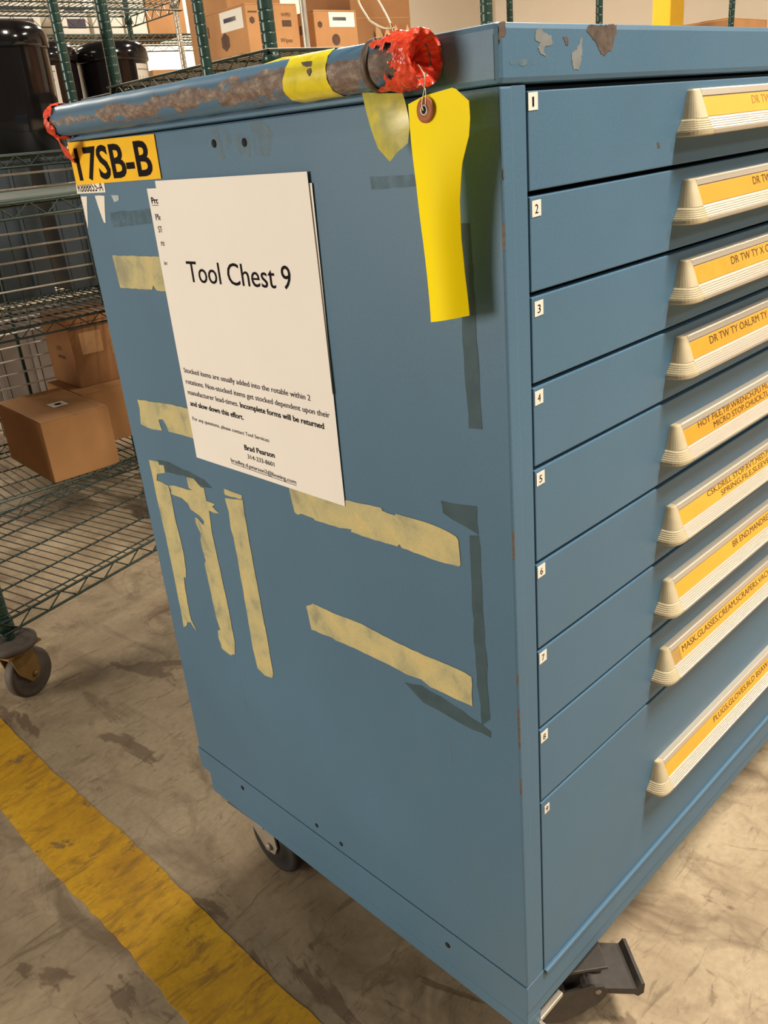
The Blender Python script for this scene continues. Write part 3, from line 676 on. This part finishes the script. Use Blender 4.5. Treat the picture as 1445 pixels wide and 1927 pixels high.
sheet('notice_sheet', ((.5291, .9187), (.2262, .9165), (.2328, .5785), (.5294, .5783)), .0002, .0003, 'lower white notice sheet with paragraph text and contact details, mostly covered', [
    ('Stocked items are usually added into the rotable within 2', .5208, (.6967, .6953), .2693, .0066, 2, .004),
    ('rotations. Non-stocked items get stocked dependent upon their', .5211, (.6818, .6804), .2401, .0066, 2, .004),
    ('manufacturer lead-times.', .5210, .6676, .4103, .0066, 2, .004), ('Incomplete forms will be returned', .4063, (.6671, .6660), .2519, .0068, 1, .016),
    ('and slow down this effort.', .5202, (.6525, .6516), .4036, .0068, 1, .016),
    ('For any questions, please contact Tool Services:', .5213, (.6324, .6311), .3573, .0048, 2, .002),
    ('Brad Pearson', .4120, (.6116, .6127), .3512, .0068, 1, .018), ('314-233-8601', .4083, .6007, .3547, .0058, 2, .004),
    ('bradley.d.pearson2@boeing.com', .4468, (.5888, .5867), .3163, .0052, 2, .004),
    ('Prc', .5233, .9017, .5085, .0072, 1, .016), ('Ple', .5206, .8830, .5085, .0072, 2, .004), ('STt', .5197, .8689, .5085, .0072, 2, .004), ('rot', .5192, .8535, .5085, .0072, 2, .004), ('in', .5200, .8309, .5130, .0050, 2, .0)])
sheet('notice_sheet', ((.5056, .9267), (.2297, .9270), (.2298, .7082), (.5195, .7032)), .0014, .0004, 'upper white sheet printed Tool Chest 9 in large letters', [
    ('Tool Chest 9', .4690, (.8132, .8142), .2752, .0245, 1, .0)])

# ------------------------------------------------------------------ hanging yellow tag
tg = thing('hanging_tag', 'plain yellow card tag hanging from the pipe on thin wire', 'tag', (-.03, .042, .803))
def lerp_path(path, t):
    for (t0, *p0), (t1, *p1) in zip(path[:-1], path[1:]):
        if t <= t1: k = (t - t0) / (t1 - t0); return [a + (b - a) * k for a, b in zip(p0, p1)]
    return list(path[-1][1:])
Lp = [(0, .0663, .9724), (.16, .0647, .9441), (.33, .0618, .9144), (.62, .0597, .8628), (1, .0593, .8028)]
Rp = [(0, .0052, .9695), (.07, .0049, .9581), (.14, .0066, .9463), (.26, .0152, .9264), (.43, .0203, .8996), (.60, .0228, .8718), (.78, .0232, .8429), (1, .0220, .8097)]
Tp = [(0, .0663, .9724), (.28, .0490, .9769), (.78, .0188, .9799), (1, .0052, .9695)]
NS, NTt = 16, 28; grid = []
for j in range(NTt + 1):
    t = j / NTt; row = []
    ly, lz = lerp_path(Lp, t); ry, rz = lerp_path(Rp, t)
    for i in range(NS + 1):
        s = i / NS; y = ly + (ry - ly) * s; z = lz + (rz - lz) * s
        ty, tz = lerp_path(Tp, s); w_ = max(0, 1 - t / .14); y += (ty - (.0663 + (.0052 - .0663) * s)) * w_; z += (tz - (.9724 + (.9695 - .9724) * s)) * w_
        x = -.030 - .006 * math.sin(math.pi * s) * min(1, t * 2.2) + .007 * s * (t ** .8) - .002 * math.sin(t * 5)
        row.append((x, y, z))
    grid.append(row)
mb = MB(); m_ = NS + 1; vs = [p for r in grid for p in r]
mb.add(vs, [(j * m_ + i, j * m_ + i + 1, (j + 1) * m_ + i + 1, (j + 1) * m_ + i) for j in range(NTt) for i in range(NS)], smooth=True)
mb.add([(x + .0004, y, z) for x, y, z in vs], [(j * m_ + i, (j + 1) * m_ + i, (j + 1) * m_ + i + 1, j * m_ + i + 1) for j in range(NTt) for i in range(NS)], smooth=True)
mb.build('tag_card', 'tag_yellow', tg, fix=False)
EY = (-.0315, .0468, .9668); nx = Vector((-1, .08, .05)).normalized()
ring = MB().lathe(EY, nx, [(.0, .0036), (.0012, .0036), (.0012, .0092), (.0, .0092)], 28).build('eyelet_ring', 'kraft_ring', tg, label='round brown reinforcement ring')
MB().lathe(EY, nx, [(.0008, .0027), (.0024, .0028), (.0026, .0036), (.0012, .0043), (.001, .0043)], 24).build('metal_eyelet', 'steel_pale', ring)
MB().lathe(EY, nx, [(.0009, .0), (.0011, .0030)], 20).build('eyelet_hole', 'hole', ring)
mb = MB()
def spl(pts, k=6):
    pts = [Vector(p) for p in pts]; out = []
    for i in range(len(pts) - 1):
        p0, p1, p2, p3 = pts[max(i - 1, 0)], pts[i], pts[i + 1], pts[min(i + 2, len(pts) - 1)]
        for j in range(k):
            t = j / k; out.append(.5 * ((2 * p1) + (-p0 + p2) * t + (2 * p0 - 5 * p1 + 4 * p2 - p3) * t * t + (-p0 + 3 * p1 - 3 * p2 + p3) * t ** 3))
    return out + [pts[-1]]
mb.tube(spl([(-.034, .0470, .9665), (-.0335, .0485, .972), (-.032, .0465, .9815), (-.030, .0475, .990), (-.0285, .0545, .9985)]), .00045, 6)
mb.tube(spl([(-.033, .0455, .9685), (-.032, .0455, .980), (-.031, .050, .9845), (-.030, .056, .9835)]), .0004, 6)
mb.build('tag_wire', 'wire_pale', tg)
mb = MB(); mb.tube(spl([(-.024, .0797, 1.0200), (-.024, .0880, 1.0357), (-.024, .1005, 1.0526), (-.024, .1120, 1.0600), (-.024, .1180, 1.0510), (-.024, .1101, 1.0388), (-.024, .1048, 1.0337), (-.024, .0924, 1.0280), (-.024, .0809, 1.0268)]), .0008, 6)
tag(mb.build('wire_loop', 'wire_pale', None, loc=(-.024, .09, 1.02)), 'loop of pale wire poking up from the red taped pipe end', 'wire')

# ------------------------------------------------------------------ wire shelving behind the chest
ZV = Vector((0, 0, 1))
class Frame:
    def __init__(s, o, ex): s.o = Vector((o[0], o[1], 0)); s.ex = Vector((ex[0], ex[1], 0)).normalized(); s.ey = Vector((-s.ex.y, s.ex.x, 0))
    def __call__(s, a, b, c): return s.o + s.ex * a + s.ey * b + ZV * c
    def sub(s, a, b, deg=0.0):
        r = math.radians(deg); p = s(a, b, 0); e = s.ex * math.cos(r) + s.ey * math.sin(r); return Frame((p.x, p.y), (e.x, e.y))
AISLE = Frame((-.05, 1.45), (.976, .2178))          # the two racks side by side left of the chest
_p4 = AISLE(1.069, -.135, 0); _v = AISLE.ex * .2814 + AISLE.ey * .9596
ROW = Frame((_p4.x, _p4.y), (_v.y, -_v.x))           # the racks standing behind the chest

def post(mb, p, z0, z1, r, n=14):
    prof = [(0, r * .6), (0, r)]; z = .0254
    while z < z1 - z0:
        prof += [(z - .004, r), (z - .0010, r), (z - .0006, r * .96), (z + .0006, r * .96), (z + .0010, r), (z + .004, r)]; z += .0254
    prof += [(z1 - z0 - .003, r), (z1 - z0, r * .8), (z1 - z0, 0.0)]
    mb.lathe((p.x, p.y, z0), (0, 0, 1), prof, n)
def wire_shelf(rack, fr, a0, a1, b0, b1, z, period=.085, m_=('green_wire', 'dark_wire'), pitch=.0275, drop=.031, ns=4, rw=.0017, full=True):
    mb = MB(); t = Vector((0, 0, -drop))
    c = [fr(a0, b0, z), fr(a1, b0, z), fr(a1, b1, z), fr(a0, b1, z)]
    for i in range(4):
        p, q = c[i], c[(i + 1) % 4]
        mb.tube([p, q], .0034, 8); mb.tube([p + t, q + t], .0034, 8)
        L = (q - p).length; n = max(2, int(round(L / period)) * 2); pts = []
        for k in range(n + 1): pts.append(p + (q - p) * (k / n) + (t if k % 2 else Vector((0, 0, 0))))
        mb.tube(pts, .0021, 6)
    sh = mb.build('shelf', m_[0], rack)
    mb = MB(); n = int((a1 - a0) / pitch)
    for k in range(1, n): a = a0 + (a1 - a0) * k / n; mb.tube([fr(a, b0, z + .002), fr(a, b1, z + .002)], rw, 5, caps=False)
    mb.build('wire_mat', m_[1], sh, kind='stuff')
    mb = MB()
    for k in range(1, ns): b = b0 + (b1 - b0) * k / ns; mb.tube([fr(a0, b, z - .002), fr(a1, b, z - .002)], .0028, 6)
    mb.tube([fr(a0, b0 + .028, z - .001), fr(a1, b0 + .028, z - .001)], .0024, 6)
    mb.build('support_wire', m_[0], sh, kind='stuff')
    return sh
def rack(label, fr, L, D, levels, z0, z1, r=.0127, posts=((0, 0), (1, 0), (0, 1), (1, 1)), mats=None, group=None, **kw):
    base = fr(L / 2, D / 2, 0); t = thing('wire_shelving_rack', label, 'shelving', (base.x, base.y, FZ), group)
    for i, (i_, j_) in enumerate(posts):
        mb = MB(); p = fr(.022 + i_ * (L - .044), .022 + j_ * (D - .044), 0)
        post(mb, p, z0, z1, r); pm = (mats or {}).get((i_, j_), 'green_epoxy')
        po = mb.build('post', pm, t)
        for z in levels: MB().lathe((p.x, p.y, z - .036), (0, 0, 1), [(0, r), (0, r + .006), (.034, r + .0045), (.036, r)], 14).build('shelf_collar', pm, po)
    for z in levels: wire_shelf(t, fr, 0, L, 0, D, z, **kw)
    return t

A = rack('green wire shelving rack with empty bottom shelf standing nearest to the chest', AISLE, 1.02, .60, (0.002, .888), FZ + .16, 1.95, r=.0150)
MB().box(.01, 1.01, .006, .594, .8915, .8975, fr=AISLE, bevel=.001).build('shelf_liner', 'liner', A, label='smooth grey shelf liner')
for (a, b, ang) in ((.022, .022, 200), (.998, .022, 160), (.022, .578, 120), (.998, .578, 30)):
    p = AISLE(a, b, 0); k = 1.0 if b < .3 else .62
    mb = MB(); mb.lathe((p.x, p.y, FZ + .148), (0, 0, 1), [(0, .012), (0, .050 * k), (.004, .060 * k), (.016, .060 * k), (.021, .048 * k), (.023, .012)], 28)
    bp = mb.build('bumper_disc', 'rubber_brown', A)
    caster(A, p.x, p.y, math.radians(ang), FZ + .150, FZ, .0625, .034, False, ('fork_ochre', 'rubber_brown'))
BX0, BV0 = -1.30, .715
RB = ROW.sub(BX0, BV0)
B = rack('green wire rack with mesh back holding brown cartons and a black drum', RB, 1.295, .635, (-.028, .498, .992), FZ, 1.05, period=.075, rw=.0023)
MB().box(.03, 1.26, .03, .60, .9945, .9985, fr=RB, bevel=.001).build('shelf_liner', 'liner', B)  # solid liner added so the shelves below it fall into shade
mb = MB(); z = .03
while z < .97: mb.tube([RB(.0, .640, z), RB(1.295, .640, z)], .0036, 6); z += .0505
bk = mb.build('back_mesh', 'mesh_wire', B, label='steel mesh back panel', kind='stuff')
mb = MB(); a = .02
while a < 1.28: mb.tube([RB(a, .645, .0), RB(a, .645, .985)], .0019, 5); a += .068
mb.build('back_mesh_uprights', 'dark_wire', bk, kind='stuff')
MB().lathe(RB(.91, .655, FZ), (0, 0, 1), [(0, .008), (1.2, .008)], 10).build('mesh_post', 'green_epoxy', B)

# ------------------------------------------------------------------ cartons
def carton(label, fr, L, D, z, h, m_='card', group='cardboard cartons on the shelves', seam='x', marks=(), lab=None, flap=True, tape=False):
    c = fr(L / 2, D / 2, z); t = thing('carton', label, 'box', (c.x, c.y, z), group)
    ft = .004
    MB().box(0, L, 0, D, z, z + h - ft, fr=fr, bevel=.003).build('carton_body', m_, t)
    if seam == 'x': fl = ((0.001, L - .001, .001, D / 2 - .001), (.001, L - .001, D / 2 + .001, D - .001))
    else: fl = ((.001, L / 2 - .001, .001, D - .001), (L / 2 + .001, L - .001, .001, D - .001))
    for k, (x0, x1, y0, y1) in enumerate(fl):
        MB().box(x0, x1, y0, y1, z + h - ft, z + h - (.0012 if k else 0), fr=fr, bevel=.001).build('carton_flap', m_, t)
    if tape:
        MB().box(-.0004, L + .0004, D / 2 - .03, D / 2 + .03, z + h, z + h + .0004, fr=fr).build('packing_tape', 'clear_tape', t)
    for mk in marks:
        side, items = mk
        F_ = {'f': lambda a, b, q: fr(a, -q, z + b), 'l': lambda a, b, q: fr(-q, D - a, z + b), 't': lambda a, b, q: fr(a, b, z + h + q)}[side]
        for it in items:
            mb = MB()
            if it[0] == 'rect': _, a0, a1, b0, b1, mm = it; mb.prism([(a0, b0), (a1, b0), (a1, b1), (a0, b1)], F_, .0002, .0007); nm = 'printed_panel'
            elif it[0] == 'text': _, s, a0, b0, wd, cp, mm = it; text(mb, s, F_, a0, b0, width=wd, cap=cp, mi=0, h=.0009); nm = 'printed_text'
            else: _, ca, cb, rr, nn, mm = it; mb.prism([(ca + rr * math.cos(2 * math.pi * k / nn + .5), cb + rr * math.sin(2 * math.pi * k / nn + .5)) for k in range(nn)], F_, .0002, .0007); nm = 'printed_mark'
            mb.build(nm, mm, t)
    return t
# on the bottom shelf of the rack with the mesh back
carton('brown carton with small white label in front on the low shelf', ROW.sub(-.586, .722), .236, .43, -.0234, .212, 'card', seam='y', marks=(('t', [('rect', .105, .160, .150, .215, 'sticker_white'), ('rect', .122, .145, .170, .195, 'ink_grey')]),))
carton('brown carton lying beside and behind the front carton on the low shelf', ROW.sub(-.335, .985), .285, .34, -.0234, .202, 'card', seam='x')
carton('darker brown carton stacked on top of another under the second shelf', ROW.sub(-.292, 1.085), .24, .255, .179, .262, 'card_dark',
       marks=(('f', [('rect', .035, .12, .12, .20, 'clear_tape'), ('rect', .15, .19, .10, .20, 'card'), ('rect', .002, .238, .215, .219, 'card_print'), ('rect', .002, .238, .235, .238, 'card_print')]), ('l', [('text', 'LTD', .10, .13, .05, .018, 'card_print'), ('rect', .10, .17, .10, .112, 'card_print')])))
carton('unseen brown carton added at the far end of the low shelf to shade the labelled carton', ROW.sub(-1.22, .76), .40, .50, -.0234, .36, 'card')  # out-of-view carton added to keep side light off the labelled carton
carton('unseen brown carton added at the far end of the second shelf to block light from the left', ROW.sub(-1.24, .76), .44, .50, .5026, .34, 'card_dark')  # out-of-view carton added to block light coming in from the left
# row behind the chest
rk = rack('green wire rack right behind the chest with printed cartons on top', ROW, .885, .98, (.55, 1.180), FZ, 2.2, r=.0205, posts=((0, 0), (1, 0), (0, 1)))
MB().box(-.004, .889, -.004, .984, 1.1825, 1.1838, fr=ROW).build('shelf_liner', 'sticker_white', rk, label='white shelf liner')
MB().lathe(ROW(.150, .03, FZ), (0, 0, 1), [(0, .009), (2.3, .009)], 14).build('pole', 'steel_pale', rk)
carton('kraft carton with printed hexagon logo and white shipping label behind the pipe', ROW.sub(.185, .36), .19, .28, 1.184, .160, 'card_orange', marks=(
    ('l', [('rect', .135, .262, .098, .152, 'sticker_white'), ('rect', .155, .225, .122, .134, 'ink_grey'), ('hex', .15, .072, .026, 6, 'card_print'), ('rect', .055, .062, .095, .125, 'card_print'), ('text', 'Germicidal Disposable Wipes', .10, .022, .16, .011, 'card_print'), ('rect', .02, .075, .0, .020, 'card_print')]),
    ('f', [('hex', .020, .115, .010, 6, 'card_print'), ('rect', .008, .04, .135, .139, 'card_print'), ('text', 'WIPES', .128, .125, .035, .010, 'card_print'), ('rect', .128, .163, .098, .115, 'card_print'), ('text', 'Wipes', .115, .055, .045, .012, 'card_print'), ('rect', .115, .165, .004, .034, 'card_print')])))
carton('kraft carton with crumpled white label beside the thin green post', ROW.sub(.445, .37), .175, .25, 1.184, .146, 'card_orange', marks=(
    ('l', [('hex', .10, .085, .022, 10, 'card_print'), ('rect', .17, .20, .085, .11, 'card_print'), ('rect', .10, .24, .0, .022, 'card_print')]),
    ('f', [('rect', .06, .165, .098, .140, 'sticker_white'), ('rect', .075, .13, .116, .126, 'ink_grey'), ('hex', .022, .105, .010, 6, 'card_print'), ('hex', .082, .062, .017, 10, 'card_print'), ('text', 'United', .075, .025, .06, .010, 'card_print')])))
t = carton('torn dark brown carton on top of the rack behind the red taped pipe end', ROW.sub(.640, .42, -6), .245, .30, 1.184, .24, 'card_dark', marks=(('f', [('rect', .0, .245, .128, .132, 'card')]),))
f4 = ROW.sub(.640, .42, -6); mb = MB(); vs = []
for k in range(13):
    x = .085 + .15 * k / 12; vs += [tuple(f4(x, -.002, 1.186)), tuple(f4(x, -.010 - .006 * math.sin(k), 1.186 + .05 + .018 * math.sin(k * 1.3))), tuple(f4(x, -.016 - .01 * math.sin(k * .8), 1.186 + .085 + .022 * math.sin(k * 1.9 + 1)))]
mb.add(vs, [(3 * k + j, 3 * k + 3 + j, 3 * k + 4 + j, 3 * k + 1 + j) for k in range(12) for j in (0, 1)]).build('torn_flap', 'card_torn', t)
# second row further back
R2 = ROW.sub(.12, 1.02)
rk2 = rack('green wire rack standing in the second row behind the printed cartons', R2, .93, .46, (.55, 1.18), FZ, 2.2, posts=((1, 0), (1, 1)))
q = R2(.93 - .022, .022, 1.36); MB().lathe(q, (0, 0, 1), [(0, .0128), (0, .0136), (.036, .0136), (.036, .0128)], 14).build('post_sticker', 'sticker_white', rk2)
carton('tall plain tan carton in the second row behind the hexagon carton', ROW.sub(.60, 1.10), .25, .30, 1.184, .44, 'card_orange')
R3 = ROW.sub(1.43, 0.0); rk3 = rack('green wire rack at the right with a small orange carton on top', R3, 1.62, .46, (.55, 1.16), FZ, 2.2, posts=((0, 0), (1, 0), (0, 1)))
mb = MB(); post(mb, R3(.93, .022, 0), FZ, 2.2, .0127); mb.build('post', 'green_epoxy', rk3)
carton('small orange carton at the right edge above the lid', R3.sub(1.08, .12, 6), .44, .26, 1.164, .120, 'card_orange')
# drum rack
DRK = ROW.sub(-.50, 1.83)
dk = rack('green wire rack with black drums and slate totes behind the mesh back', DRK, 1.33, .51, (-.050, .425, 1.040, 1.590), FZ, 2.2, mats={(1, 0): 'steel_pale'}, posts=((1, 0), (1, 1), (0, 1)), drop=.045)
def drum(label, p, z, r, h, lab_ang, lw):
    t = thing('black_drum', label, 'drum', (p.x, p.y, z), 'black lidded drums on the shelves')
    prof = [(0, 0), (0, r * .90), (.004, r * .93), (h * .30, r * .95), (h * .62, r * .965), (h * .80, r * .965), (h * .84, r * .97)]
    MB().lathe((p.x, p.y, z), (0, 0, 1), prof, 48).build('drum_body', 'drum', t)
    MB().lathe((p.x, p.y, z), (0, 0, 1), [(h * .80, r * .97), (h * .80, r * 1.0), (h * .82, r * 1.02), (h * .92, r * 1.0), (h * .965, r * .93), (h * .985, r * .86), (h, r * .80), (h * .985, r * .72), (h * .975, 0)], 48).build('drum_lid', 'drum', t)
    mb = MB(); n = 10; vs = []
    for k in range(n + 1):
        a = lab_ang + (k / n - .5) * lw
        for q in (.12, .76): rr = r * (.945 + .02 * q) + .0012; vs.append((p.x + rr * math.cos(a), p.y + rr * math.sin(a), z + h * q))
    mb.add(vs, [(2 * k, 2 * k + 2, 2 * k + 3, 2 * k + 1) for k in range(n)], smooth=True)
    for q, w_ in ((.70, .9), (.58, .8), (.42, .5), (.38, .6), (.33, .8), (.30, .8), (.27, .8), (.24, .7)):
        for k in range(n):
            if k / n > w_: continue
            a0 = lab_ang + ((k + .1) / n - .5) * lw * .9; a1 = lab_ang + ((k + 1) / n - .5) * lw * .9; rr = r * .963 + .0022
            mb.add([(p.x + rr * math.cos(a0), p.y + rr * math.sin(a0), z + h * q), (p.x + rr * math.cos(a1), p.y + rr * math.sin(a1), z + h * q), (p.x + rr * math.cos(a1), p.y + rr * math.sin(a1), z + h * (q + .006)), (p.x + rr * math.cos(a0), p.y + rr * math.sin(a0), z + h * (q + .006))], [(0, 1, 2, 3)], 1)
    mb.build('drum_label', ['drum_label', 'ink_grey'], t, fix=False)
    return t
CAMV = Vector(cam.location)
def cam_ang(p): return math.atan2(CAMV.y - p.y, CAMV.x - p.x)
p = ROW(-.325, 1.03, 0); drum('large glossy black drum nearest at the far left on the mesh-backed rack', p, .999, .158, .375, math.radians(60), .9)
p = ROW(.215, 2.06, 0); drum('black drum with white label beside the left green post', p, 1.044, .162, .395, cam_ang(p) - .02, .85)
p = ROW(.555, 2.06, 0); drum('black drum with white label on its right side beyond the green posts', p, 1.044, .165, .395, cam_ang(p) + .98, .55)
def tote(label, fr, L, D, z, h, mt='tote', grp='slate blue totes behind the mesh'):
    c = fr(L / 2, D / 2, z); t = thing('storage_tote', label, 'tote', (c.x, c.y, z), grp)
    mb = MB(); i = .012
    mb.hexa([fr(i, i, z), fr(L - i, i, z), fr(L - i, D - i, z), fr(i, D - i, z), fr(0, 0, z + h), fr(L, 0, z + h), fr(L, D, z + h), fr(0, D, z + h)]); mb.build('tote_body', mt, t)
    MB().box(-.008, L + .008, -.008, D + .008, z + h - .03, z + h + .006, fr=fr, bevel=.004).build('tote_lid', mt, t)
    for a in (.2, .5, .8): MB().box(L * a - .008, L * a + .008, -.004, .004, z + .03, z + h - .04, fr=fr, bevel=.002).build('tote_rib', mt, t)
tote('slate blue lidded tote on the left seen through the mesh back', ROW.sub(-.46, 1.87), .46, .42, .431, .575)
tote('slate blue lidded tote on the right seen through the mesh back', ROW.sub(.055, 1.87), .66, .42, .431, .575)
tote('light grey tote added low on the left to cover the bright floor seen through the mesh', ROW.sub(-.46, 1.87), .56, .42, -.046, .385, 'tote_grey', 'light grey totes added to cover bright floor behind the mesh')  # grey totes added here to cover the too bright floor behind
tote('light grey tote added low on the right to cover the bright floor seen through the mesh', ROW.sub(.14, 1.87), .60, .42, -.046, .385, 'tote_grey', 'light grey totes added to cover bright floor behind the mesh')
# far rack with white cartons
FR = ROW.sub(-.40, 2.86); fk = rack('far wire rack with white cartons at the upper left', FR, 2.25, .50, (.55, 1.20, 1.580), FZ, 2.6, posts=((1, 0), (0, 1), (1, 1)), mats={(1, 0): 'steel_pale'})
for X0, X1, hh, lb, pr in ((.16, .61, .20, 'white barcode carton at the far left of the far shelf', 1), (.675, .87, .20, 'narrow white barcode carton in the middle of the far shelf', 1), (.895, 1.07, .12, 'low plain white carton on the far shelf', 0), (1.085, 1.215, .34, 'tall plain white carton next to the tan carton on the far shelf', 0)):
    L = X1 - X0; mk = () if not pr else (('f', [('text', 'LIVE-WD', L * .35, .155, L * .4, .022, 'ink_grey'), ('rect', L * .40, L * .92, .03, .075, 'ink_grey'), ('rect', L * .38, L * .94, .11, .118, 'ink_grey')]),)
    carton(lb, ROW.sub(X0, 2.90), L, .36, 1.584, hh, 'card_white', group='white cartons on the far shelf', marks=mk)
carton('tan carton on the far shelf at the end of the white cartons', ROW.sub(1.225, 2.90), .24, .36, 1.584, .46, 'card_orange')
carton('low tan carton on the middle shelf of the far rack', ROW.sub(1.20, 2.90), .40, .36, 1.204, .20, 'card')
# column by the wall
cb = MB().box(6.50, 6.72, 3.385, 3.540, FZ, 4.6, bevel=.01).build('steel_column', ['column'], None, loc=(6.61, 3.46, FZ)); tag(cb, 'yellow painted building column above the chest lid', 'column')
